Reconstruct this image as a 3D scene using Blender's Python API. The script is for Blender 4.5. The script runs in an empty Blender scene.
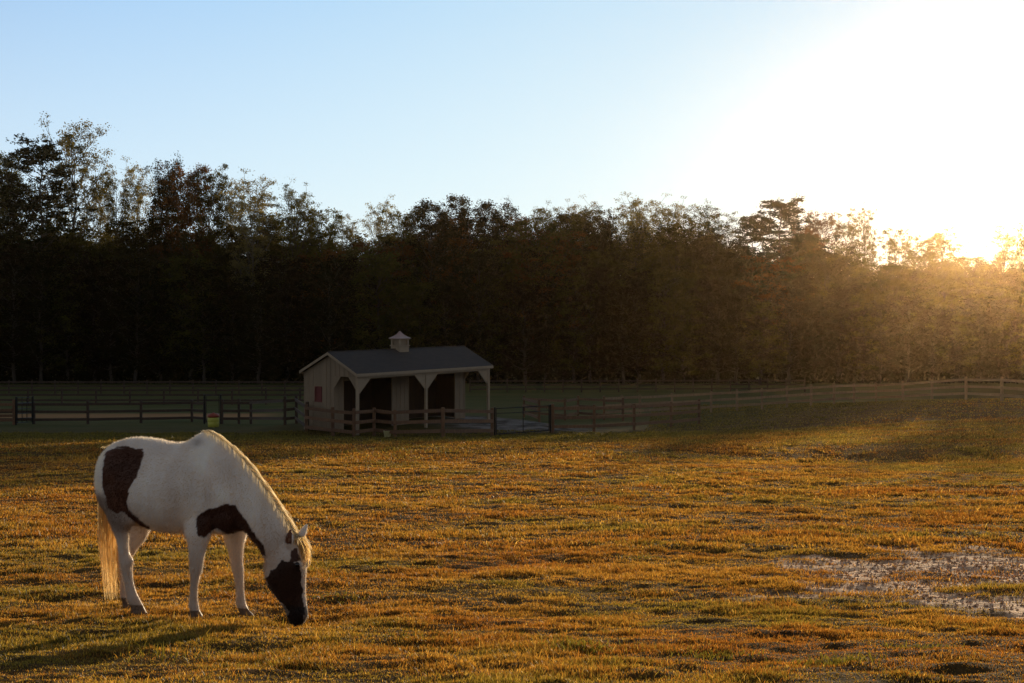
import bpy, bmesh, math, random
import numpy as np
from mathutils import Vector, Matrix
rng = np.random.default_rng(7); random.seed(7)
PI = math.pi
scene = bpy.context.scene
COL = scene.collection
F = 1286.0; HZ = 295.0          # focal length in pixels and horizon row, for measuring the place

# ------------------------------------------------------------------ materials
def new_mat(name):
    m = bpy.data.materials.new(name); m.use_nodes = True
    nt = m.node_tree; nt.nodes.clear()
    out = nt.nodes.new('ShaderNodeOutputMaterial')
    return m, nt, out
def N(nt, typ, **kw):
    n = nt.nodes.new(typ)
    for k, v in kw.items():
        if k in n.inputs: n.inputs[k].default_value = v
        else: setattr(n, k, v)
    return n
def ramp(nt, stops, interp='LINEAR'):
    r = nt.nodes.new('ShaderNodeValToRGB'); r.color_ramp.interpolation = interp
    e = r.color_ramp.elements
    while len(e) < len(stops): e.new(0.5)
    for i, (p, c) in enumerate(stops):
        e[i].position = p; e[i].color = (*c, 1)
    return r
def noise_mat(name, c1, c2, scale=4, rough=0.8, stretch=(1, 1, 1), bump=0.0, detail=6, metallic=0.0, rnd=0.0):
    m, nt, out = new_mat(name); L = nt.links.new
    tc = N(nt, 'ShaderNodeTexCoord'); mp = N(nt, 'ShaderNodeMapping'); mp.inputs['Scale'].default_value = stretch
    no = N(nt, 'ShaderNodeTexNoise', Scale=scale, Detail=detail, Roughness=0.6)
    L(tc.outputs['Object'], mp.inputs[0]); L(mp.outputs[0], no.inputs['Vector'])
    r = ramp(nt, [(0.3, c1), (0.7, c2)]); L(no.outputs['Fac'], r.inputs[0])
    b = N(nt, 'ShaderNodeBsdfPrincipled', Roughness=rough, Metallic=metallic)
    if rnd:
        oi = N(nt, 'ShaderNodeObjectInfo'); mr = N(nt, 'ShaderNodeMapRange'); mr.inputs[3].default_value = 1-rnd; mr.inputs[4].default_value = 1+rnd
        L(oi.outputs['Random'], mr.inputs[0])
        hs = N(nt, 'ShaderNodeHueSaturation'); L(mr.outputs[0], hs.inputs['Value']); L(r.outputs[0], hs.inputs['Color']); L(hs.outputs[0], b.inputs['Base Color'])
    else:
        L(r.outputs[0], b.inputs['Base Color'])
    if bump:
        bp = N(nt, 'ShaderNodeBump', Strength=bump, Distance=0.02); L(no.outputs['Fac'], bp.inputs['Height']); L(bp.outputs[0], b.inputs['Normal'])
    L(b.outputs[0], out.inputs[0])
    return m
def leafy_mat(name, dark, light, trans=0.45, scale=0.35, tint=(1.0, 0.8, 0.4), rnd=0.3):
    m, nt, out = new_mat(name); L = nt.links.new
    tc = N(nt, 'ShaderNodeTexCoord'); no = N(nt, 'ShaderNodeTexNoise', Scale=scale, Detail=3.0)
    L(tc.outputs['Object'], no.inputs['Vector'])
    r = ramp(nt, [(0.32, dark), (0.68, light)]); L(no.outputs['Fac'], r.inputs[0])
    oi = N(nt, 'ShaderNodeObjectInfo'); mr = N(nt, 'ShaderNodeMapRange'); mr.inputs[3].default_value = 1-rnd; mr.inputs[4].default_value = 1+rnd
    L(oi.outputs['Random'], mr.inputs[0])
    hs = N(nt, 'ShaderNodeHueSaturation'); L(mr.outputs[0], hs.inputs['Value']); L(r.outputs[0], hs.inputs['Color'])
    d = N(nt, 'ShaderNodeBsdfDiffuse'); t = N(nt, 'ShaderNodeBsdfTranslucent')
    mx = N(nt, 'ShaderNodeMix', data_type='RGBA', blend_type='MULTIPLY'); mx.inputs[0].default_value = 1
    L(hs.outputs[0], mx.inputs[6]); mx.inputs[7].default_value = (*[v*1.6 for v in tint], 1)
    L(hs.outputs[0], d.inputs[0]); L(mx.outputs[2], t.inputs[0])
    ms = N(nt, 'ShaderNodeMixShader', Fac=trans); L(d.outputs[0], ms.inputs[1]); L(t.outputs[0], ms.inputs[2])
    L(ms.outputs[0], out.inputs[0])
    return m
def attr_mat(name, attr, trans=0.0, rough=0.6, sheen=0.0, tint=(1, .85, .6), gain=1.0, bump=0.0, base_gain=1.0):
    m, nt, out = new_mat(name); L = nt.links.new
    a = N(nt, 'ShaderNodeAttribute', attribute_name=attr)
    b = N(nt, 'ShaderNodeBsdfPrincipled', Roughness=rough)
    b.inputs['Sheen Weight'].default_value = sheen; b.inputs['Sheen Roughness'].default_value = 0.3; b.inputs['Sheen Tint'].default_value = (1, .88, .68, 1)
    b.inputs['Specular IOR Level'].default_value = 0.5 if trans else 0.3
    if base_gain != 1.0:
        bg = N(nt, 'ShaderNodeMix', data_type='RGBA', blend_type='MULTIPLY'); bg.inputs[0].default_value = 1
        L(a.outputs['Color'], bg.inputs[6]); bg.inputs[7].default_value = (base_gain, base_gain, base_gain, 1); L(bg.outputs[2], b.inputs['Base Color'])
    else: L(a.outputs['Color'], b.inputs['Base Color'])
    if bump:
        tc = N(nt, 'ShaderNodeTexCoord'); mp = N(nt, 'ShaderNodeMapping'); mp.inputs['Scale'].default_value = (1, 1, 0.35)
        no = N(nt, 'ShaderNodeTexNoise', Scale=90.0, Detail=4.0)
        L(tc.outputs['Object'], mp.inputs[0]); L(mp.outputs[0], no.inputs['Vector'])
        bp = N(nt, 'ShaderNodeBump', Strength=bump, Distance=0.004); L(no.outputs['Fac'], bp.inputs['Height']); L(bp.outputs[0], b.inputs['Normal'])
    if trans:
        t = N(nt, 'ShaderNodeBsdfTranslucent')
        mx = N(nt, 'ShaderNodeMix', data_type='RGBA', blend_type='MULTIPLY'); mx.inputs[0].default_value = 1
        L(a.outputs['Color'], mx.inputs[6]); mx.inputs[7].default_value = (*[v*gain for v in tint], 1); L(mx.outputs[2], t.inputs[0])
        ms = N(nt, 'ShaderNodeMixShader', Fac=trans); L(b.outputs[0], ms.inputs[1]); L(t.outputs[0], ms.inputs[2]); L(ms.outputs[0], out.inputs[0])
    else: L(b.outputs[0], out.inputs[0])
    return m

# ------------------------------------------------------------------ mesh helpers
def np_mesh(name, verts, faces_by_n, cols=None, smooth=False, attr='col'):
    """verts (n,3); faces_by_n: list of int arrays of shape (m,k)"""
    me = bpy.data.meshes.new(name)
    verts = np.asarray(verts, dtype=np.float32)
    me.vertices.add(len(verts)); me.vertices.foreach_set('co', verts.ravel())
    loops = np.concatenate([f.ravel() for f in faces_by_n]).astype(np.int32)
    tot = np.concatenate([np.full(len(f), f.shape[1], dtype=np.int32) for f in faces_by_n])
    start = np.concatenate([[0], np.cumsum(tot)[:-1]]).astype(np.int32)
    me.loops.add(len(loops)); me.loops.foreach_set('vertex_index', loops)
    me.polygons.add(len(tot)); me.polygons.foreach_set('loop_start', start); me.polygons.foreach_set('loop_total', tot)
    if smooth: me.polygons.foreach_set('use_smooth', np.ones(len(tot), dtype=bool))
    me.update(calc_edges=True)
    if cols is not None:
        ca = me.color_attributes.new(attr, 'FLOAT_COLOR', 'POINT')
        c = np.ones((len(verts), 4), dtype=np.float32); c[:, :3] = cols
        ca.data.foreach_set('color', c.ravel())
    return me
class MB:
    """collects boxes, bars and tubes into one mesh"""
    def __init__(s): s.v = []; s.f = []
    def quadbox(s, b, t):
        n = len(s.v); s.v += [tuple(p) for p in b] + [tuple(p) for p in t]
        s.f += [(n+3, n+2, n+1, n), (n+4, n+5, n+6, n+7)] + [(n+i, n+(i+1) % 4, n+4+(i+1) % 4, n+4+i) for i in range(4)]
    def box(s, x0, x1, y0, y1, z0, z1):
        s.quadbox([(x0, y0, z0), (x1, y0, z0), (x1, y1, z0), (x0, y1, z0)], [(x0, y0, z1), (x1, y0, z1), (x1, y1, z1), (x0, y1, z1)])
    def prism(s, pts, off):
        """convex/planar polygon pts extruded by vector off"""
        n = len(s.v); k = len(pts); off = Vector(off)
        s.v += [tuple(p) for p in pts] + [tuple(Vector(p)+off) for p in pts]
        s.f += [tuple(range(n+k-1, n-1, -1)), tuple(range(n+k, n+2*k))] + [(n+i, n+(i+1) % k, n+k+(i+1) % k, n+k+i) for i in range(k)]
    def tube(s, pts, rad, n=6, cap=True):
        pts = [Vector(p) for p in pts]; base = len(s.v)
        for i, p in enumerate(pts):
            d = (pts[min(i+1, len(pts)-1)] - pts[max(i-1, 0)]).normalized()
            a = d.orthogonal().normalized(); b = d.cross(a); r = rad[i] if hasattr(rad, '__len__') else rad
            for k in range(n):
                an = 2*PI*k/n; s.v.append(tuple(p + a*math.cos(an)*r + b*math.sin(an)*r))
        for i in range(len(pts)-1):
            for k in range(n):
                s.f.append((base+i*n+k, base+i*n+(k+1) % n, base+(i+1)*n+(k+1) % n, base+(i+1)*n+k))
        if cap:
            s.f.append(tuple(range(base+n-1, base-1, -1))); e = base+(len(pts)-1)*n; s.f.append(tuple(range(e, e+n)))
    def mesh(s, name, smooth=False):
        me = bpy.data.meshes.new(name); me.from_pydata(s.v, [], s.f); me.update()
        bm = bmesh.new(); bm.from_mesh(me); bmesh.ops.recalc_face_normals(bm, faces=bm.faces); bm.to_mesh(me); bm.free()
        if smooth:
            for p in me.polygons: p.use_smooth = True
        return me
def link(name, me, mat=None, parent=None, loc=None):
    o = bpy.data.objects.new(name, me); COL.objects.link(o)
    if mat is not None and not me.materials: me.materials.append(mat)
    if parent is not None: o.parent = parent
    if loc is not None: o.location = loc
    return o
def build(mb, name, mat, parent=None, smooth=False, bevel=0):
    o = link(name, mb.mesh(name, smooth), mat, parent)
    if bevel:
        md = o.modifiers.new('bevel', 'BEVEL'); md.width = bevel; md.segments = 1; md.limit_method = 'ANGLE'
    return o
def tag(o, label=None, cat=None, group=None, kind=None):
    if label: o['label'] = label
    if cat: o['category'] = cat
    if group: o['group'] = group
    if kind: o['kind'] = kind
    return o
def empty(name, loc=(0, 0, 0), rz=0):
    o = bpy.data.objects.new(name, None); COL.objects.link(o); o.location = loc; o.rotation_euler = (0, 0, rz); o.empty_display_size = 0.2
    return o

# ------------------------------------------------------------------ noise and terrain
TAB = np.random.default_rng(3).random((256, 256))
def vnoise(x, y):
    x = np.asarray(x, float); y = np.asarray(y, float)
    xi = np.floor(x).astype(int); yi = np.floor(y).astype(int); fx = x-xi; fy = y-yi
    fx = fx*fx*(3-2*fx); fy = fy*fy*(3-2*fy)
    g = lambda i, j: TAB[(i) & 255, (j) & 255]
    return (g(xi, yi)*(1-fx)+g(xi+1, yi)*fx)*(1-fy) + (g(xi, yi+1)*(1-fx)+g(xi+1, yi+1)*fx)*fy - 0.5
def fbm(x, y, o=4, gain=0.5):
    s = 0; a = 1
    for k in range(o):
        s = s + a*vnoise(x*2**k+17.3*k, y*2**k+5.1*k); a *= gain
    return s
PROF = np.array([(-400, 22), (-60, 3.5), (-20, .1), (0, -1.05), (4, -1.62), (7.17, -2.12), (8.5, -2.325), (10.7, -2.64), (15, -3.09), (20, -3.52), (30, -4.27), (42, -5.02), (50, -5.62),
                 (56, -6.1), (62, -6.5), (70, -7.0), (90, -8.0), (110, -8.9), (130, -9.8), (150, -10.3), (165, -10.7), (220, -12), (400, -13.5), (3000, -16)], float)
def sstep(a, b, x):
    t = np.clip((x-a)/(b-a), 0, 1); return t*t*(3-2*t)
BARN_O = np.array([-6.75, 56.0, -6.1]); BU = np.array([.652, .758]); BV = np.array([-.758, .652])
def base_h(x, y):
    x = np.asarray(x, float); y = np.asarray(y, float)
    z = np.interp(y, PROF[:, 0], PROF[:, 1])
    z = z + 1.25*np.exp(-((x-28)/13)**2 - ((y-70)/20)**2)
    z = z - .38*np.exp(-((x-10.5)/5.0)**2 - ((y-39.5)/3.4)**2)  # hollow added here so its far slope makes a dark band of shade
    dx = x+4.6; dy = y-60.6
    w = 1-sstep(5.0, 9.0, np.hypot(dx, dy))
    z = z - .10*np.exp(-((x+1.70)**2+(y-10.25)**2)/.22)
    return z*(1-w) + (-6.12)*w
def micro(x, y):
    n = 0.05*fbm(x*.35, y*.5, 3) + 0.034*fbm(x*1.2+40, y*1.9, 3) + 0.040*fbm(x*3.9+9, y*6.5, 3)
    fade = np.clip(1.2 - np.abs(y-20)/45, 0.15, 1)
    dp = dirt_mask(x, y)
    return n*fade + dp*0.018*fbm(x*6, y*7, 3) - dp*0.02
def dirt_mask(x, y):
    # worn sandy patch in the pasture, right of the view
    e = np.hypot((x-6.7)/3.4, (y-12.9)/2.5) + 0.9*fbm(x*.9+3, y*1.1, 5, .65)
    return 1-sstep(0.85, 1.40, e)
def terrain(x, y): return base_h(x, y) + micro(x, y)
def ground_at(px, py):
    d = 4.0; s = (py-HZ)/F; k = (px-512)/F
    while d < 300 and -s*d > float(base_h(k*d, d)): d += 0.05
    return (k*d, d)

# ------------------------------------------------------------------ ground sheet
ys = [-400, -250, -150, -90, -60, -40, -25, -15, -8, -3, 0, 2, 3.5, 4.5]
y = 5.2
while y < 320: ys.append(y); y += max(.045, .0062*y) if y < 60 else .02*y
while y < 3000: ys.append(y); y *= 1.12
xs = [0.0]; x = 0.0
while x < 75: x += max(.05, .0095*x); xs.append(x)
while x < 2500: x *= 1.14; xs.append(x)
xs = np.array(sorted([-v for v in xs[1:]] + xs)); ys = np.array(ys)
GX, GY = np.meshgrid(xs, ys)
GZ = terrain(GX, GY)
nx, ny = len(xs), len(ys)
idx = np.arange(nx*ny).reshape(ny, nx)
fa = np.stack([idx[:-1, :-1], idx[:-1, 1:], idx[1:, 1:], idx[1:, :-1]], -1).reshape(-1, 4)
dm = dirt_mask(GX, GY)
gx_, gy_ = GX+.6, GY-61.5
gravel = 1-sstep(.55, 1.1, np.hypot((gx_-.2)/5.0, gy_/6.0) + .5*fbm(GX*.3, GY*.3, 3))
strip = (1-sstep(2.0, 4.5, np.abs(GY-79.5-.02*(GX+25)))) * (1-sstep(9, 12, np.abs(GX+25.5)))  # bare earth strip, lightened in colour to imitate sun through a tree gap
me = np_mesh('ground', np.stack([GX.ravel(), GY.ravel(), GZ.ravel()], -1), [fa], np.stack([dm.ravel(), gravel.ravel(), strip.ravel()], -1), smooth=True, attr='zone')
def ground_mat():
    m, nt, out = new_mat('pasture_soil'); L = nt.links.new
    geo = N(nt, 'ShaderNodeNewGeometry')
    def noi(sc, det=5, st=(1, 1, 1), ro=.6):
        mp = N(nt, 'ShaderNodeMapping'); mp.inputs['Scale'].default_value = st; L(geo.outputs['Position'], mp.inputs[0])
        n = N(nt, 'ShaderNodeTexNoise', Scale=sc, Detail=det, Roughness=ro); L(mp.outputs[0], n.inputs['Vector']); return n
    n1 = noi(0.9, 6, (.6, 1, 1), .65); n2 = noi(9, 4, (1, 1, 1), .7); n3 = noi(0.25, 6, (.5, 1, 1), .7)
    r1 = ramp(nt, [(0.30, (.050, .025, .009)), (0.45, (.085, .045, .014)), (0.58, (.11, .062, .018)), (0.72, (.070, .050, .014))]); L(n1.outputs[0], r1.inputs[0])
    r2 = ramp(nt, [(0.3, (.35, .35, .35)), (0.7, (1.3, 1.3, 1.3))]); L(n2.outputs[0], r2.inputs[0])
    mu = N(nt, 'ShaderNodeMix', data_type='RGBA', blend_type='MULTIPLY'); mu.inputs[0].default_value = .85; L(r1.outputs[0], mu.inputs[6]); L(r2.outputs[0], mu.inputs[7])
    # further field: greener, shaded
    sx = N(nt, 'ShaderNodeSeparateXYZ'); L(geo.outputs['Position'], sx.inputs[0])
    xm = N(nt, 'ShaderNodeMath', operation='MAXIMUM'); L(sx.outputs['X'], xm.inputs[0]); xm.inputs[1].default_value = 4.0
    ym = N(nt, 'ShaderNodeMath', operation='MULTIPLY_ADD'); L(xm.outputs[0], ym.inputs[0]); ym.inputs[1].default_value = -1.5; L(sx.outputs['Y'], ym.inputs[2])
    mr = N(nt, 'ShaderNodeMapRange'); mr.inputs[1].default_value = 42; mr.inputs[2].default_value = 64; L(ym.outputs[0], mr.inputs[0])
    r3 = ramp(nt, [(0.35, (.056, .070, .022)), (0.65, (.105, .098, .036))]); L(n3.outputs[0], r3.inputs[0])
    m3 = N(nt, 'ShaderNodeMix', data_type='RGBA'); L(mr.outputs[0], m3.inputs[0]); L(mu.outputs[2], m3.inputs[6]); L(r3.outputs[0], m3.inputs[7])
    at = N(nt, 'ShaderNodeAttribute', attribute_name='zone'); sc = N(nt, 'ShaderNodeSeparateColor'); L(at.outputs['Color'], sc.inputs[0])
    n4 = noi(14, 5, (1, 1, 1), .7)
    rd = ramp(nt, [(0.38, (.50, .29, .16)), (0.56, (.90, .57, .35))]); L(n4.outputs[0], rd.inputs[0])
    m4 = N(nt, 'ShaderNodeMix', data_type='RGBA'); L(sc.outputs[0], m4.inputs[0]); L(m3.outputs[2], m4.inputs[6]); L(rd.outputs[0], m4.inputs[7])
    n5 = noi(1.1, 5); rg = ramp(nt, [(0.38, (.050, .042, .032)), (0.6, (.19, .175, .16))]); L(n5.outputs[0], rg.inputs[0])
    m5 = N(nt, 'ShaderNodeMix', data_type='RGBA'); L(sc.outputs[1], m5.inputs[0]); L(m4.outputs[2], m5.inputs[6]); L(rg.outputs[0], m5.inputs[7])
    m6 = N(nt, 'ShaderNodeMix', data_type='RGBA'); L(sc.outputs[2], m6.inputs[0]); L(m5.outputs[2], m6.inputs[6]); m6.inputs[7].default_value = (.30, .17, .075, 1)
    b = N(nt, 'ShaderNodeBsdfPrincipled', Roughness=1.0); b.inputs['Specular IOR Level'].default_value = 0.05
    L(m6.outputs[2], b.inputs['Base Color'])
    rr_ = N(nt, 'ShaderNodeMapRange'); rr_.inputs[3].default_value = 1.0; rr_.inputs[4].default_value = .9; L(sc.outputs[0], rr_.inputs[0]); L(rr_.outputs[0], b.inputs['Roughness'])
    sr_ = N(nt, 'ShaderNodeMapRange'); sr_.inputs[3].default_value = .05; sr_.inputs[4].default_value = .10; L(sc.outputs[0], sr_.inputs[0]); L(sr_.outputs[0], b.inputs['Specular IOR Level'])
    bp = N(nt, 'ShaderNodeBump', Strength=0.7, Distance=0.05); L(n2.outputs[0], bp.inputs['Height']); L(bp.outputs[0], b.inputs['Normal'])
    L(b.outputs[0], out.inputs[0]); return m
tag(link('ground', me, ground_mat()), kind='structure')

# ------------------------------------------------------------------ grass blades (near pasture)
def blades(x, y, hgt, wid, col, lean=0.7, colb=None):
    n = len(x); z = terrain(x, y) - 0.004
    az = rng.random(n)*2*PI; tw = rng.random(n)*2*PI
    ln = (rng.random(n)*lean+.1)*hgt
    dx = np.cos(az)*ln; dy = np.sin(az)*ln; sx = np.cos(tw)*wid/2; sy = np.sin(tw)*wid/2
    P = np.zeros((n, 5, 3), np.float32)
    P[:, 0] = np.stack([x-sx, y-sy, z], -1); P[:, 1] = np.stack([x+sx, y+sy, z], -1)
    P[:, 2] = np.stack([x+sx*.8+dx*.35, y+sy*.8+dy*.35, z+hgt*.6], -1); P[:, 3] = np.stack([x-sx*.8+dx*.35, y-sy*.8+dy*.35, z+hgt*.6], -1)
    P[:, 4] = np.stack([x+dx, y+dy, z+hgt], -1)
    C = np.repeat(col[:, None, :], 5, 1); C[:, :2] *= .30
    return P.reshape(-1, 3), C.reshape(-1, 3), n
def grass_colour(x, y):
    t = fbm(x*.55+11, y*.9, 5, .65)*1.1 + rng.normal(0, .34, len(x))
    g = fbm(x*.6+90, y*.9+4, 4, .65)*.8 + rng.normal(0, .20, len(x)) - .05 + .3*sstep(7, 13, x)*sstep(22, 34, y) + .10*(1-sstep(8.5, 12, y))
    rust = np.array([.34, .160, .040]); gold = np.array([.46, .305, .082]); olive = np.array([.23, .225, .058]); straw = np.array([.62, .46, .18])
    a = np.clip(t*.9+.42, 0, 1)[:, None]
    c = rust*(1-a)+gold*a
    o = sstep(.02, .30, g)[:, None]*.8; c = c*(1-o)+olive*o
    s = (rng.random(len(x)) < .05)[:, None]; c = np.where(s, straw, c)
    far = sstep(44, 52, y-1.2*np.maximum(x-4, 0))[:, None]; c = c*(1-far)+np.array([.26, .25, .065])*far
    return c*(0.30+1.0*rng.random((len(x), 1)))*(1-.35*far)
Vs, Cs, nb = [], [], 0
for (d0, d1, dens, h0, wd) in ((6.4, 11, 7000, .020, .0046), (11, 16, 3800, .023, .0058), (16, 24, 1300, .030, .010), (24, 36, 760, .032, .016), (36, 58, 240, .042, .028), (58, 96, 60, .035, .05)):
    area = .5*.86*(d1*d1-d0*d0)+2*1.6*(d1-d0); n = int(area*dens*1.6)
    yy = np.sqrt(rng.random(n)*(d1*d1-d0*d0)+d0*d0); xx = (rng.random(n)*2-1)*(.43*yy+1.6)
    cl = fbm(xx*2.3, yy*3.0, 3)*1.3 + .62 + fbm(xx*.5+7, yy*.8, 2)*.7
    keep = rng.random(n) < np.clip(cl, .50, 1)*(1-.95*dirt_mask(xx, yy))
    if d0 == 58: keep &= (xx > 6+.12*(yy-58)) & (rng.random(n) < .8)
    xx, yy = xx[keep], yy[keep]; cl = cl[keep]
    hh = h0*(.5+1.0*rng.random(len(xx)))*(.5+.9*np.clip(cl, 0, 1.3)**1.5)*np.where(rng.random(len(xx)) < .03, 1.9, 1)
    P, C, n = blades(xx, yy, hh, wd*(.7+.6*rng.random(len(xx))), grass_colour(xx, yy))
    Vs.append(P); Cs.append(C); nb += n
# a few coarse weed tufts
for (px, py, hh, nn) in ((832, 664, .065, 260), (578, 648, .06, 300), (170, 655, .09, 60), (430, 640, .045, 160), (712, 655, .045, 160), (60, 640, .05, 120), (340, 600, .045, 120), (925, 650, .045, 120), (640, 560, .05, 90), (500, 585, .05, 110), (60, 590, .05, 100)):
    cx, cy = ground_at(px, py)
    xx = cx+rng.normal(0, .14, nn); yy = cy+rng.normal(0, .10, nn)
    col = np.array([.15, .15, .035])*(0.6+.7*rng.random((nn, 1)))
    P, C, n = blades(xx, yy, hh*(.4+.8*rng.random(nn)), np.full(nn, .008), col, lean=1.0); Vs.append(P); Cs.append(C); nb += n
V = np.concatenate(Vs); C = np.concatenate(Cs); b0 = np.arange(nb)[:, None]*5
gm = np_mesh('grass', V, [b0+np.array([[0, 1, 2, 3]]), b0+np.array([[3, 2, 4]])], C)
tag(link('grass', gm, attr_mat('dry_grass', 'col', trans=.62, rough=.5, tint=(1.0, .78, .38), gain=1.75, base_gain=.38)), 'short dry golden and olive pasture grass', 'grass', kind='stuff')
# loose clods in the bare patch
n = 22000; xx = 6+rng.normal(0, 2.2, n); yy = 13.0+rng.normal(0, 1.8, n); k = (dirt_mask(xx, yy) > .15*rng.random(n)+.1);  xx, yy = xx[k], yy[k]; n = len(xx)
r = (.006+.018*rng.random(n)**3)[:, None, None]
oct_ = np.array([(1, 0, 0), (0, 1, 0), (-1, 0, 0), (0, -1, 0), (0, 0, .7), (0, 0, -.7)])
P = oct_[None]*r*(.7+.6*rng.random((n, 6, 1))) + np.stack([xx, yy, terrain(xx, yy)+.003], -1)[:, None, :]
cc = np.array([.66, .40, .24])*(.3+.9*rng.random((n, 1))); cc = np.repeat(cc[:, None], 6, 1).reshape(-1, 3)
b0 = np.arange(n)[:, None]*6
tri = np.concatenate([b0+np.array([[a, b, 4]]) for a, b in ((0, 1), (1, 2), (2, 3), (3, 0))] + [b0+np.array([[b, a, 5]]) for a, b in ((0, 1), (1, 2), (2, 3), (3, 0))])
tag(link('dirt_clods', np_mesh('dirt_clods', P.reshape(-1, 3), [tri], cc), attr_mat('clod_soil', 'col', rough=.95)), 'loose pale dirt clods on the bare patch', 'dirt clods', kind='stuff')
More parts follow.
